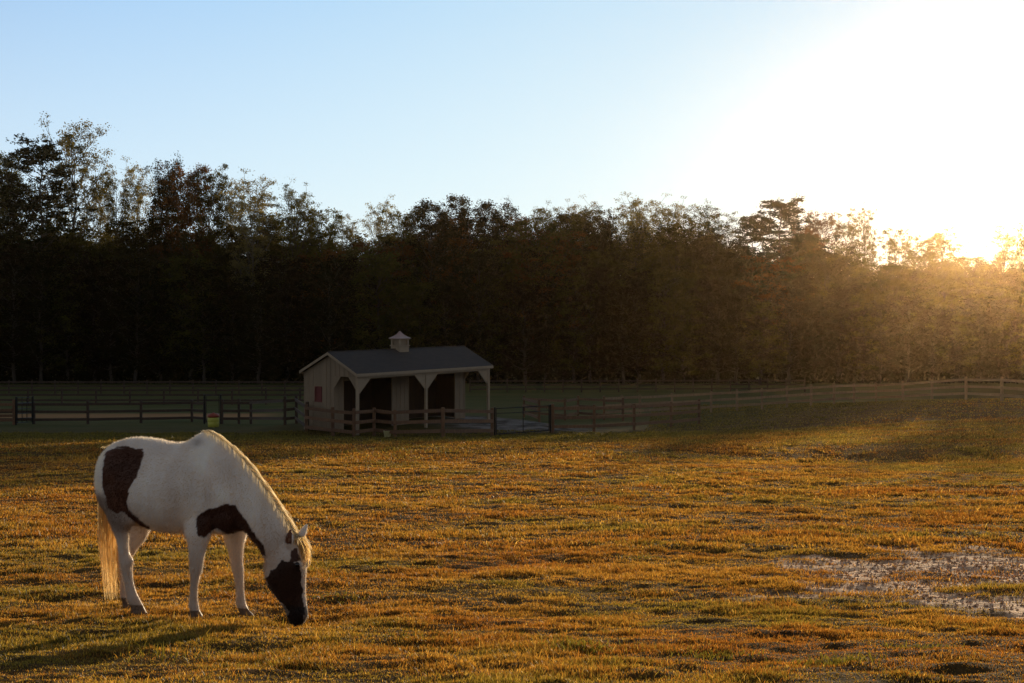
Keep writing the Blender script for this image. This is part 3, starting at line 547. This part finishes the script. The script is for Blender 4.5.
# cupola
cup = MB(); cx, cy = 4.36, WB/2; cz = RG-.14
cup.box(cx-.30, cx+.30, cy-.30, cy+.30, cz, cz+.34); cup.box(cx-.34, cx+.34, cy-.34, cy+.34, cz+.34, cz+.39)
for sx in (-1, 1):
    for sy in (-1, 1): cup.box(cx+sx*.25-.05, cx+sx*.25+.05, cy+sy*.25-.05, cy+sy*.25+.05, cz+.39, cz+.66)
cup.box(cx-.34, cx+.34, cy-.34, cy+.34, cz+.66, cz+.70)
cu = build(cup, 'cupola', trim, barn)
lv = MB(); lv.box(cx-.22, cx+.22, cy-.22, cy+.22, cz+.392, cz+.658)
for i in range(5):
    z = cz+.42+i*.048
    for (a, b, c, d) in ((-.2, .2, -.262, -.222), (-.2, .2, .222, .262)): lv.box(cx+a, cx+b, cy+c, cy+d, z, z+.018); lv.box(cx+c, cx+d, cy+a, cy+b, z, z+.018)
build(lv, 'louver', trim, cu)
cr = MB(); prof = [(.385, .70), (.37, .72), (.28, .77), (.18, .84), (.10, .92), (.035, 1.02), (.0, 1.06)]; b = len(cr.v)
for r, z in prof: cr.v += [(cx-r, cy-r, cz+z), (cx+r, cy-r, cz+z), (cx+r, cy+r, cz+z), (cx-r, cy+r, cz+z)]
for i in range(len(prof)-1): cr.f += [(i*4+k, i*4+(k+1) % 4, (i+1)*4+(k+1) % 4, (i+1)*4+k) for k in range(4)]
cr.f += [(3, 2, 1, 0)]; build(cr, 'cupola_roof', copper, cu)

# ------------------------------------------------------------------ fences
brownwood = noise_mat('fence_wood_brown', (.10, .050, .024), (.17, .09, .045), scale=9, stretch=(1, 1, .3), rough=.85, rnd=.15)
darkwood = noise_mat('fence_wood_dark', (.040, .024, .015), (.068, .042, .026), scale=9, stretch=(1, 1, .3), rough=.85, rnd=.06)
greywood = noise_mat('fence_wood_grey', (.17, .115, .065), (.25, .175, .105), scale=9, stretch=(1, 1, .3), rough=.85, rnd=.15)
blackmetal = noise_mat('black_tube_metal', (.012, .012, .013), (.02, .02, .02), scale=8, rough=.4, metallic=.6)
def fence(pts, h, rails, mat, label, pw=.13, rw=.14, rt=.035, skip=(), longrail=False, group=None):
    x0, y0 = pts[0]; z0 = float(base_h(x0, y0)); root = empty('board_fence', (x0, y0, z0)); tag(root, label, 'fence', group)
    P = [Vector((x, y, float(terrain(x, y)))) - Vector((x0, y0, z0)) for x, y in pts]
    for p in P:
        m = MB(); w = pw/2; hh = h+random.uniform(-.03, .05); tw = random.uniform(-.012, .012)
        b = [(p.x-w, p.y-w, p.z-.15), (p.x+w, p.y-w, p.z-.15), (p.x+w, p.y+w, p.z-.15), (p.x-w, p.y+w, p.z-.15)]
        t = [(q[0]+tw, q[1]+tw, p.z+hh) for q in b]; m.quadbox(b, t); build(m, 'post', mat, root, bevel=.012)
    def rail(a, b, z):
        d = (b-a); hd = Vector((d.x, d.y, 0)).normalized(); n = Vector((hd.y, -hd.x, 0)); 
        if n.y > 0: n = -n
        o = n*(pw/2+.004); s0 = random.uniform(-.015, .015); s1 = random.uniform(-.015, .015)
        q = [(a+o, s0), (b+o, s1), (b+o+n*rt, s1), (a+o+n*rt, s0)]
        return [(v.x, v.y, v.z+z-rw/2+s) for v, s in q], [(v.x, v.y, v.z+z+rw/2+s) for v, s in q]
    if longrail:
        for z in rails:
            m = MB()
            for i in range(len(P)-1):
                if i in skip: continue
                m.quadbox(*rail(P[i], P[i+1]-(P[i+1]-P[i])*.002, z))
            build(m, 'rail', mat, root)
    else:
        for i in range(len(P)-1):
            if i in skip: continue
            for z in rails:
                m = MB(); m.quadbox(*rail(P[i], P[i+1]-(P[i+1]-P[i])*.004, z)); build(m, 'rail', mat, root)
    return root
G = ground_at
# paddock fence in front of the barn
f1 = [(-9.15, 57.3), (-7.74, 55.6), (-6.72, 54.7), G(374, 436), G(395, 438), G(443, 438), G(492, 437)]
fence(f1, 1.25, (.28, .68, 1.10), brownwood, 'brown three-board paddock fence in front of the barn, left of the gate')
f1b = [G(553, 433), G(594, 432), G(634, 430), G(671, 427), G(699, 424)]
fence(f1b, 1.25, (.28, .68, 1.10), brownwood, 'brown board fence running right from the black paddock gate')
# far side of the paddock
fence([(1.5, 70.5), G(524, 417), (3.0, 73.0), G(578, 418), G(604, 420), G(623, 421)], 1.3, (.3, .7, 1.12), brownwood, 'brown fence at the back of the paddock, right of the barn')
# long pale fence climbing to the right
def climb(lst): return [G(x, y) for x, y in lst]
f2 = []
for px, d in ((604, 75), (622, 75.8), (640, 76.5), (672, 78), (711, 79), (737, 79.5), (762, 80), (787, 80.5), (811, 81.5), (834, 82.5), (854, 84), (876, 86), (903, 84), (932, 80), (966, 75), (1002, 69), (1045, 64)): f2.append(((px-512)/F*d, d))
fence(f2, 1.32, (.35, .75, 1.15), greywood, 'weathered brown board fence curving up the rise at right')
# dark fence across the far field
ff = []; px = 470
while px < 812: d = 128+.006*(px-470); ff.append(((px-512)/F*d, d)); px += 18.6
fence(ff, 1.35, (.35, .75, 1.15), darkwood, 'dark board fence crossing the far field before the right treeline', longrail=True)
ff = []; px = -60
while px < 310: d = 124; ff.append(((px-512)/F*d, d)); px += 23
fence(ff, 1.35, (.35, .75, 1.15), darkwood, 'dark board fence crossing the far field left of the barn', longrail=True)
fence([((px-512)/F*98.0, 98.0) for px in range(-40, 335, 34)], 1.25, (.35, .75, 1.12), darkwood, 'dark middle-distance board fence behind the left paddock', longrail=True)
# left pasture fence
f5 = [(-29.3, 69.6), G(34, 424), G(88, 424), G(141, 423), G(192, 422), G(204.5, 423)]
fence(f5, 1.2, (.25, .66, 1.07), darkwood, 'dark three-board fence on the left in front of the bare earth strip with sunlight painted in')
fence([G(222, 424), G(239, 424), G(251, 424), G(285, 425), (-10.3, 61.5), (-9.15, 57.45)], 1.35, (.3, .72, 1.15), darkwood, 'short dark fence between the yellow feed bin and the barn')
fence([G(-34, 425), G(-6, 425), G(14, 425)], 1.3, (.25, .5, .78, 1.1), brownwood, 'brown four-board fence piece at the far left edge')
# gates
def gate(a, b, h, label, bars, posts=True, uprights=(.5,), mesh_panel=False):
    za, zb = float(terrain(*a)), float(terrain(*b)); root = empty('paddock_gate', (a[0], a[1], za)); tag(root, label, 'gate')
    A = Vector((0, 0, 0)); B = Vector((b[0]-a[0], b[1]-a[1], zb-za)); up = Vector((0, 0, 1))
    m = MB(); lo = .12
    m.tube([A+up*lo, A+up*h, B+up*h, B+up*lo, A+up*lo], .025, 6); build(m, 'gate_frame', blackmetal, root)
    for t in uprights:
        m = MB(); c = A+(B-A)*t; m.tube([c+up*lo, c+up*h], .022, 6); build(m, 'upright_bar', blackmetal, root)
    for z in bars:
        m = MB(); m.tube([A+up*z, B+up*z], .018, 6); build(m, 'cross_bar', blackmetal, root)
    if posts:
        for c in (A-(B-A).normalized()*.09, B+(B-A).normalized()*.09):
            m = MB(); m.tube([c-up*.1, c+up*(h+.06)], .045, 8); build(m, 'hinge_post', blackmetal, root)
    return root
ga, gb = Vector(G(492, 437)), Vector(G(553, 433)); gd = (gb-ga).normalized()
gate(tuple(ga+gd*.25), tuple(gb-gd*.25), 1.22, 'black tubular metal gate between brown fence posts by the barn', (1.0,))
ga, gb = Vector(G(16, 425)), Vector(G(34, 424)); gd = (gb-ga).normalized()
gate(tuple(ga+gd*.1), tuple(gb-gd*.18), 1.45, 'narrow dark metal gate in the fence at far left', (.35, .6, .85, 1.15), uprights=(.33, .66))
ga, gb = Vector(G(206, 424)), Vector(G(222, 424)); gd = (gb-ga).normalized()
gate(tuple(ga), tuple(gb-gd*.16), 1.55, 'small dark walk-through gate behind the yellow feed bin', (1.3,), uprights=())
# feed bin and bucket
def lathe(prof, n=24):
    m = MB()
    for r, z in prof: m.v += [(r*math.cos(2*PI*k/n), r*math.sin(2*PI*k/n), z) for k in range(n)]
    for i in range(len(prof)-1): m.f += [(i*n+k, i*n+(k+1) % n, (i+1)*n+(k+1) % n, (i+1)*n+k) for k in range(n)]
    m.f.append(tuple(range(n-1, -1, -1))); e = (len(prof)-1)*n; m.f.append(tuple(range(e, e+n))); return m
yel = noise_mat('yellow_green_plastic', (.42, .42, .05), (.52, .50, .08), scale=7, rough=.5)
redp = noise_mat('dull_red_plastic', (.22, .03, .015), (.30, .05, .02), scale=7, rough=.5)
bx, by = G(213.5, 427)
fb = empty('feed_bin', (bx, by, float(terrain(bx, by)))); tag(fb, 'yellow-green barrel-shaped feed bin with a dull red lid by the left fence', 'feed bin')
build(lathe([(.22, 0), (.27, .02), (.285, .25), (.275, .27), (.29, .29), (.28, .48), (.26, .50)]), 'body', yel, fb, smooth=True)
build(lathe([(.285, .502), (.30, .51), (.30, .60), (.27, .66), (.06, .70), (.05, .73), (.01, .735)]), 'lid', redp, fb, smooth=True)
bx, by = (-5.35, 55.2)
bk = empty('bucket', (bx, by, float(terrain(bx, by)))); tag(bk, 'small pale yellow bucket on the ground inside the paddock fence', 'bucket')
build(lathe([(.12, 0), (.13, .01), (.165, .28), (.175, .285), (.175, .305), (.155, .305), (.12, .03)]), 'body', noise_mat('pale_plastic', (.55, .52, .25), (.62, .58, .30), rough=.5), bk, smooth=True)
m = MB(); m.tube([(.168*math.cos(t), .0+.0, .29+.14*math.sin(t)) for t in np.linspace(0, PI, 12)], .006, 5); build(m, 'handle', blackmetal, bk)

# ------------------------------------------------------------------ trees
bark = noise_mat('tree_bark', (.035, .027, .020), (.075, .058, .042), scale=5, stretch=(1, 1, .25), rough=.95)
palebark = noise_mat('pale_tree_bark', (.10, .085, .065), (.17, .145, .11), scale=5, stretch=(1, 1, .25), rough=.95)
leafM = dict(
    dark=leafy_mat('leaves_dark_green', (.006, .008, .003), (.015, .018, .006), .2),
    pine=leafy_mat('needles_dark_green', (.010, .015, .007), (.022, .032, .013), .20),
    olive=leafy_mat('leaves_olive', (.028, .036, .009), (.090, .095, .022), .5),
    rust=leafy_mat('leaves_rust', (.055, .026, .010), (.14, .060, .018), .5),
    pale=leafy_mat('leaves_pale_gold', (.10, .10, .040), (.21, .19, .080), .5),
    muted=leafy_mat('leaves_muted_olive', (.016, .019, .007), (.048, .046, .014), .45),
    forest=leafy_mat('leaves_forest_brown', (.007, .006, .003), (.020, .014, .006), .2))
def leaf_mesh(name, centres, size, flat=1.0, per=None):
    n = len(centres); a = rng.normal(0, 1, (n, 3)); a[:, 2] *= flat; a /= np.linalg.norm(a, axis=1)[:, None]
    b = np.cross(a, rng.normal(0, 1, (n, 3))); b /= np.linalg.norm(b, axis=1)[:, None]
    s = size*(.5+.9*rng.random((n, 1)))/2
    V = np.stack([centres-a*s, centres+b*s*.55, centres+a*s, centres-b*s*.55], 1).reshape(-1, 3)
    return np_mesh(name, V, [np.arange(n*4).reshape(-1, 4)])
def limb(p, d, L, up, n=6, wob=.12):
    pts = [np.array(p)]; d = np.array(d, float)
    for i in range(n):
        d = d + np.array([0, 0, up])/n + rng.normal(0, wob, 3)/2; d /= np.linalg.norm(d); pts.append(pts[-1]+d*L/n)
    return pts
def make_tree(kind, seed):
    global rng
    keep = rng; rng = np.random.default_rng(seed); H = 24.0
    mb = MB(); cent = []
    tr = [np.array([0, 0, -.6])]; lean = rng.normal(0, .25, 2)
    nT = 14
    for i in range(1, nT+1):
        t = i/nT; top = dict(pine=1.0, poplar=.84, oak=.86, edge=.88)[kind]
        tr.append(np.array([lean[0]*t*2+rng.normal(0, .12), lean[1]*t*2+rng.normal(0, .12), H*top*t]))
    r0 = dict(oak=.30, poplar=.24, pine=.27, edge=.22)[kind]
    mb.tube(tr, [r0*(1-.93*(i/nT)**.9)+.01 for i in range(nT+1)], 7)
    def at(t):
        f = t*nT; i = min(int(f), nT-1); return tr[i]*(1-(f-i))+tr[i+1]*(f-i)
    cfg = dict(oak=(50, .30, 5.0, 8, 78, .21, .60), poplar=(34, .36, 3.6, 9, 58, .17, .44), pine=(50, .50, 4.0, 7, 44, .26, .52), edge=(56, .10, 4.6, 6, 40, .32, .85))[kind]
    nl, t0, R, ns, lv, size, spread = cfg
    for i in range(nl):
        t = t0+(1-t0)*(i+rng.random())/nl*.985; az = i*2.4+rng.normal(0, .4); k = (t-t0)/(1-t0)
        if kind == 'pine': prof = math.sin((.28+.66*k)*PI)**.7*(.45+.75*rng.random()); el = .05+.5*k; up = .25
        elif kind == 'poplar': prof = math.sin((k*.58+.22)*PI)**.7*(.65+.5*rng.random()); el = .7+.35*rng.random()+.2*k; up = .8
        elif kind == 'edge': prof = (math.sin((k*.64+.2)*PI)**.6)*(.6+.5*rng.random()); el = .25+.7*k; up = .4
        else: prof = math.sin((k*.60+.20)*PI)**.7*(.6+.5*rng.random()); el = .35+.75*k; up = .5
        L = R*prof+.4
        if kind == 'poplar': L *= 1.25
        d = (math.cos(az)*math.cos(el), math.sin(az)*math.cos(el), math.sin(el))
        lp = limb(at(t), d, L, up); rr = max(.03, .25*r0*(1-t)+.035)
        mb.tube(lp, [rr*(1-.8*q/6) for q in range(7)], 4, cap=False)
        for s in range(ns):
            q = .3+.7*(s+rng.random())/ns; ii = min(int(q*6), 5); p = lp[ii]*(1-(q*6-ii))+lp[ii+1]*(q*6-ii)
            dd = np.array(d)+rng.normal(0, .75, 3); dd /= np.linalg.norm(dd); tl = L*.28*(.5+rng.random())
            sp = limb(p, dd, tl, .3, 2); mb.tube(sp, [.024, .017, .010], 3, cap=False)
            if rng.random() < (.22 if kind == 'poplar' else .08): continue
            n = int(lv*(.4+1.2*rng.random())); sg = spread*(.6+.7*rng.random())
            sc = np.array([1, 1, .42]) if kind == 'pine' else np.array([1, 1, .75])
            c = sp[-1]+rng.normal(0, 1, (n, 3))*sg*.55*sc
            cent.append(c)
            if kind == 'poplar': cent.append(np.array(lp[3:])[rng.integers(0, 4, 3)]+rng.normal(0, .3, (3, 3)))
    cent = np.concatenate(cent)
    lm = leaf_mesh('crown', cent, size, flat=.6 if kind == 'pine' else 1.0)
    tm = mb.mesh('trunk', True); rng = keep
    return tm, lm
VAR = {k: [make_tree(k, 100*i+j) for j in range(n)] for i, (k, n) in enumerate((('oak', 4), ('poplar', 5), ('pine', 2), ('edge', 4)))}
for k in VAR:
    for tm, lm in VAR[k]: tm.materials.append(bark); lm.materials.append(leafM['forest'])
KN = dict(oak='broadleaf_tree', poplar='poplar_tree', pine='pine_tree', edge='forest_tree')
def tree(kind, var, px, ytop, D, wscale, mat, label, group=None, barkm=None, top=None):
    x = (px-512)/F*D; zb = float(base_h(x, D)); zt = (HZ-ytop)/F*D if top is None else zb+top
    h = zt-zb; tm, lm = VAR[kind][var % len(VAR[kind])]
    root = empty(KN[kind], (x, D, zb), random.uniform(0, 6.28)); s = h/24.0; ws = wscale*s**.3*(1.18 if kind == 'oak' else 1.08)
    for nm, me, mt in (('trunk', tm, barkm or bark), ('crown', lm, leafM[mat])):
        o = bpy.data.objects.new(nm, me); COL.objects.link(o); o.parent = root
        o.material_slots[0].link = 'OBJECT'; o.material_slots[0].material = mt
    root.scale = (ws, ws, s); tag(root, label, 'tree', group); return root
SKY = [ # px, ytop, kind, depth, width, leaves, label
 (3, 156, 'oak', 158, .85, 'olive', 'olive-gold tree cut by the left edge of the skyline'),
 (24, 178, 'oak', 156, .8, 'dark', 'dark bushy tree between the left edge tree and the dark pine'),
 (42, 152, 'pine', 154, 1.25, 'pine', 'dense dark pine left of the tallest pale tree'),
 (77, 116, 'poplar', 157, 1.2, 'pale', 'tallest tree of the skyline, pale sparse crown with branches showing'),
 (100, 168, 'poplar', 162, .8, 'pale', 'thin pale tree tucked against the right side of the tallest tree'),
 (119, 174, 'poplar', 158, .8, 'olive', 'thin olive tree in the gap right of the tallest tree'),
 (144, 160, 'poplar', 160, .8, 'pale', 'slim pale tree just left of the dark oak pair'),
 (161, 166, 'oak', 156, .72, 'dark', 'dark narrow tree with leafy top beside a rust-brown one'),
 (185, 167, 'oak', 155, .8, 'rust', 'rust-brown dense tree beside the dark narrow one'),
 (209, 170, 'oak', 156, .65, 'olive', 'narrow pointed olive tree right of the rust-brown tree'),
 (234, 179, 'poplar', 158, .75, 'olive', 'slim olive tree left of the broad pale crown'),
 (256, 173, 'poplar', 155, 1.15, 'pale', 'broad pale gold crown between two slim olive trees'),
 (291, 181, 'poplar', 156, .9, 'olive', 'loose twiggy tree alone above the drop in the skyline'),
 (322, 209, 'oak', 158, .8, 'olive', 'low olive crown above the left half of the barn'),
 (350, 213, 'poplar', 160, .8, 'pale', 'small pale twiggy crown low in the skyline behind the barn'),
 (379, 198, 'poplar', 160, .8, 'pale', 'pale see-through crown above the barn cupola, left of the dark dome'),
 (402, 210, 'oak', 158, .75, 'olive', 'small olive crown joining the dark domed trees on the left'),
 (430, 201, 'oak', 156, 1.0, 'dark', 'left tree of the dark dome in the middle skyline'),
 (466, 200, 'oak', 157, 1.0, 'dark', 'right tree of the dark dome in the middle skyline'),
 (497, 208, 'oak', 158, .8, 'dark', 'dark green tree stepping down right of the dome'),
 (520, 218, 'oak', 160, .8, 'rust', 'low rusty crown at the dip in the middle skyline'),
 (541, 203, 'poplar', 162, .75, 'olive', 'slim loose tree rising right of the middle dip'),
 (577, 197, 'poplar', 162, .85, 'pale', 'sparse pale tree with open twigs above the middle forest'),
 (592, 220, 'oak', 157, .75, 'dark', 'small dark rounded tree in front of pale sparse ones'),
 (610, 208, 'poplar', 162, .8, 'olive', 'thin olive tree just right of the small dark rounded tree'),
 (632, 201, 'poplar', 163, .9, 'pale', 'pale thin crown left of the tall gold cluster'),
 (652, 194, 'poplar', 160, 1.1, 'pale', 'tallest gold see-through tree right of centre'),
 (674, 196, 'poplar', 162, 1.0, 'pale', 'gold see-through tree second in the tall cluster'),
 (695, 201, 'poplar', 161, .95, 'olive', 'olive gold loose tree third in the tall cluster'),
 (722, 211, 'poplar', 160, 1.1, 'olive', 'broad loose gold-olive crown left of the dark right pine'),
 (752, 222, 'pine', 159, .8, 'pine', 'small pine lobe leaning by the big dark pine'),
 (774, 206, 'pine', 158, 1.2, 'pine', 'big dark pine with layered top right of centre'),
 (800, 222, 'oak', 161, .8, 'rust', 'rusty crown against the right flank of the big pine'),
 (821, 206, 'poplar', 163, .9, 'rust', 'rusty loose tree right of the big dark pine'),
 (843, 210, 'poplar', 164, .9, 'pale', 'pale twiggy tree near the bright part of the sky'),
 (867, 205, 'poplar', 168, .75, 'pale', 'faint bare-twigged tree washed out by the sun glow'),
 (891, 222, 'poplar', 165, .9, 'pale', 'small rounded glowing crown left of the sun'),
 (921, 238, 'oak', 166, .8, 'pale', 'low glowing tree beside the sun'),
 (946, 222, 'poplar', 167, 1.1, 'pale', 'rounded golden crown nearest the sun on its left'),
 (1003, 222, 'poplar', 168, .95, 'pale', 'glowing tree just right of the sun'),
 (1024, 220, 'poplar', 166, 1.0, 'pale', 'glowing tree cut by the right edge'),
]
for i, (px, yt, kd, D, w, mt, lb) in enumerate(SKY):
    tree(kd, i, px, yt, D, w, mt, lb, barkm=palebark if mt == 'pale' else bark)
MASS = np.array([(-400, 215), (0, 222), (150, 228), (320, 232), (420, 222), (500, 226), (560, 226), (700, 238), (760, 248), (860, 260), (1000, 262), (1100, 258), (1500, 245)], float)
def mass_y(px): return float(np.interp(px, MASS[:, 0], MASS[:, 1]))
px = -150.0; k = 0
while px < 1180:
    inside = -40 < px < 1064
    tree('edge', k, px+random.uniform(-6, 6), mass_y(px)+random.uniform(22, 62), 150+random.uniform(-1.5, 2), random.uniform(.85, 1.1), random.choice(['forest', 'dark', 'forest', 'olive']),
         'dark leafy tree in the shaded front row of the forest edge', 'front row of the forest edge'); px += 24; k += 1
px = -160.0
while px < 1200:
    mt = random.choice(['dark', 'muted', 'rust', 'olive', 'muted', 'olive'] if px > 300 else ['dark', 'muted', 'olive', 'muted'])
    tree('oak', k, px+random.uniform(-8, 8), mass_y(px)+random.choice([-12, -5, 2, 8, 16, 24])+random.uniform(-4, 4), 156+random.uniform(-2, 6), random.uniform(.9, 1.25), mt,
         'crown of the second forest row rising just above the front trees', 'second row of forest trees'); px += 22; k += 1
px = -160.0
while px < 1200:
    tree('edge', k, px+random.uniform(-6, 6), mass_y(px)+random.uniform(2, 14), 171+random.uniform(-3, 4), 1.15, random.choice(['dark', 'forest']),
         'dark tree deep in the forest seen between nearer crowns', 'deep forest trees'); px += 28; k += 1
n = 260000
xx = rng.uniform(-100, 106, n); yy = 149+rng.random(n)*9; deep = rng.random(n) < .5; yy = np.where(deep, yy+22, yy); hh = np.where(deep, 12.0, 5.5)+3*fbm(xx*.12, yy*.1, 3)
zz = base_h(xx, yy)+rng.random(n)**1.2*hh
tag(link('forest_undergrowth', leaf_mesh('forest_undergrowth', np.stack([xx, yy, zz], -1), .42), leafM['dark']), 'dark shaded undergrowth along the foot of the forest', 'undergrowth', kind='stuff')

# ------------------------------------------------------------------ sky, haze, sun, camera
AZ, EL = math.radians(22), math.radians(5.4)
sun_dir = Vector((math.sin(AZ)*math.cos(EL), math.cos(AZ)*math.cos(EL), math.sin(EL)))
gaz, gel = math.radians(20.4), math.radians(3.4)
glow = (math.sin(gaz)*math.cos(gel), math.cos(gaz)*math.cos(gel), math.sin(gel))
w = bpy.data.worlds.new('World'); scene.world = w; w.use_nodes = True; nt = w.node_tree; nt.nodes.clear(); L = nt.links.new
out = N(nt, 'ShaderNodeOutputWorld')
sky = N(nt, 'ShaderNodeTexSky', sky_type='NISHITA', sun_disc=False, sun_elevation=EL, sun_rotation=AZ, altitude=250.0, air_density=1.0, dust_density=0.3, ozone_density=1.5)
b1 = N(nt, 'ShaderNodeBackground', Strength=.02); L(sky.outputs[0], b1.inputs[0])
tc = N(nt, 'ShaderNodeTexCoord'); vn = N(nt, 'ShaderNodeVectorMath', operation='NORMALIZE'); L(tc.outputs['Generated'], vn.inputs[0])
vs_ = N(nt, 'ShaderNodeVectorMath', operation='MULTIPLY'); L(tc.outputs['Generated'], vs_.inputs[0]); vs_.inputs[1].default_value = (1, 1, 1.7); vm_ = N(nt, 'ShaderNodeVectorMath', operation='NORMALIZE'); L(vs_.outputs[0], vm_.inputs[0])
dp = N(nt, 'ShaderNodeVectorMath', operation='DOT_PRODUCT'); L(vm_.outputs[0], dp.inputs[0]); dp.inputs[1].default_value = tuple(Vector((glow[0], glow[1], glow[2]*1.7)).normalized())
ac = N(nt, 'ShaderNodeMath', operation='ARCCOSINE'); L(dp.outputs['Value'], ac.inputs[0])
mr = N(nt, 'ShaderNodeMapRange'); mr.inputs[1].default_value = 0; mr.inputs[2].default_value = PI/2; L(ac.outputs[0], mr.inputs[0])
SK = [(0.0, (1.0, .93, .70)), (.012, (1.0, .92, .68)), (.03, (.60, .56, .44)), (.06, (.30, .295, .27)), (.10, (.178, .192, .194)), (.15, (.142, .172, .189)), (.20, (.122, .160, .187)), (.30, (.104, .150, .190)), (.40, (.088, .135, .190)), (.50, (.080, .125, .185)), (.58, (.066, .078, .104)), (1.0, (.076, .077, .084))]
rp = ramp(nt, SK, 'B_SPLINE'); L(mr.outputs[0], rp.inputs[0])
b2 = N(nt, 'ShaderNodeBackground', Strength=4.6); sxw = N(nt, 'ShaderNodeSeparateXYZ'); L(vn.outputs[0], sxw.inputs[0])
hz_ = N(nt, 'ShaderNodeMapRange'); hz_.inputs[1].default_value = .02; hz_.inputs[2].default_value = .22; hz_.inputs[3].default_value = .75; hz_.inputs[4].default_value = 0; L(sxw.outputs['Z'], hz_.inputs[0])
gy1 = N(nt, 'ShaderNodeMapRange'); gy1.inputs[1].default_value = .35; gy1.inputs[2].default_value = .7; L(sxw.outputs['Y'], gy1.inputs[0])
hm_ = N(nt, 'ShaderNodeMath', operation='MULTIPLY'); L(hz_.outputs[0], hm_.inputs[0]); L(gy1.outputs[0], hm_.inputs[1])
pl = N(nt, 'ShaderNodeMix', data_type='RGBA', blend_type='LIGHTEN'); L(hm_.outputs[0], pl.inputs[0]); L(rp.outputs[0], pl.inputs[6]); pl.inputs[7].default_value = (.172, .196, .203, 1)
zd = N(nt, 'ShaderNodeMapRange', interpolation_type='SMOOTHSTEP'); zd.inputs[1].default_value = .22; zd.inputs[2].default_value = .60; zd.inputs[3].default_value = 1; zd.inputs[4].default_value = .34; L(sxw.outputs['Z'], zd.inputs[0])
zm = N(nt, 'ShaderNodeMix', data_type='RGBA', blend_type='MULTIPLY'); zm.inputs[0].default_value = 1; L(pl.outputs[2], zm.inputs[6]); L(zd.outputs[0], zm.inputs[7]); L(zm.outputs[2], b2.inputs[0])
ad = N(nt, 'ShaderNodeAddShader'); L(b1.outputs[0], ad.inputs[0]); L(b2.outputs[0], ad.inputs[1]); L(ad.outputs[0], out.inputs['Surface'])
sl_ = bpy.data.lights.new('sun', 'SUN'); sl_.energy = 5.0; sl_.angle = math.radians(.6); sl_.color = (1.0, .78, .49)
so = bpy.data.objects.new('sun', sl_); COL.objects.link(so); so.location = (60, 120, 40); so.rotation_euler = (-sun_dir).to_track_quat('-Z', 'Y').to_euler()
if 0.00017:  # haze volume added to imitate veiling glare from the lens
    m, nt, out = new_mat('glare_haze'); vs = N(nt, 'ShaderNodeVolumeScatter', Density=0.00017, Anisotropy=.94); vs.inputs['Color'].default_value = (1, .66, .34, 1); nt.links.new(vs.outputs[0], out.inputs['Volume'])
    mb = MB(); mb.box(-130, 150, 9, 190, -20, 26); hz = build(mb, 'haze', m); tag(hz, 'thin golden haze added over the pasture to imitate lens glare', 'haze', kind='structure')
cam = bpy.data.cameras.new('camera'); cam.sensor_width = 36; cam.lens = F/1024*36; cam.shift_y = -(341.5-HZ)/1024; cam.clip_end = 6000; cam.clip_start = .1
co_ = bpy.data.objects.new('camera', cam); COL.objects.link(co_); co_.rotation_euler = (PI/2, 0, 0); scene.camera = co_
scene.view_settings.view_transform = 'Standard'; scene.view_settings.look = 'None'; scene.view_settings.exposure = 0; scene.view_settings.gamma = 1
scene.cycles.use_denoising = True; scene.cycles.max_bounces = 6; scene.cycles.transparent_max_bounces = 4; scene.cycles.volume_bounces = 0; scene.cycles.sample_clamp_indirect = 4
scene.cycles.diffuse_bounces = 3; scene.cycles.transmission_bounces = 3
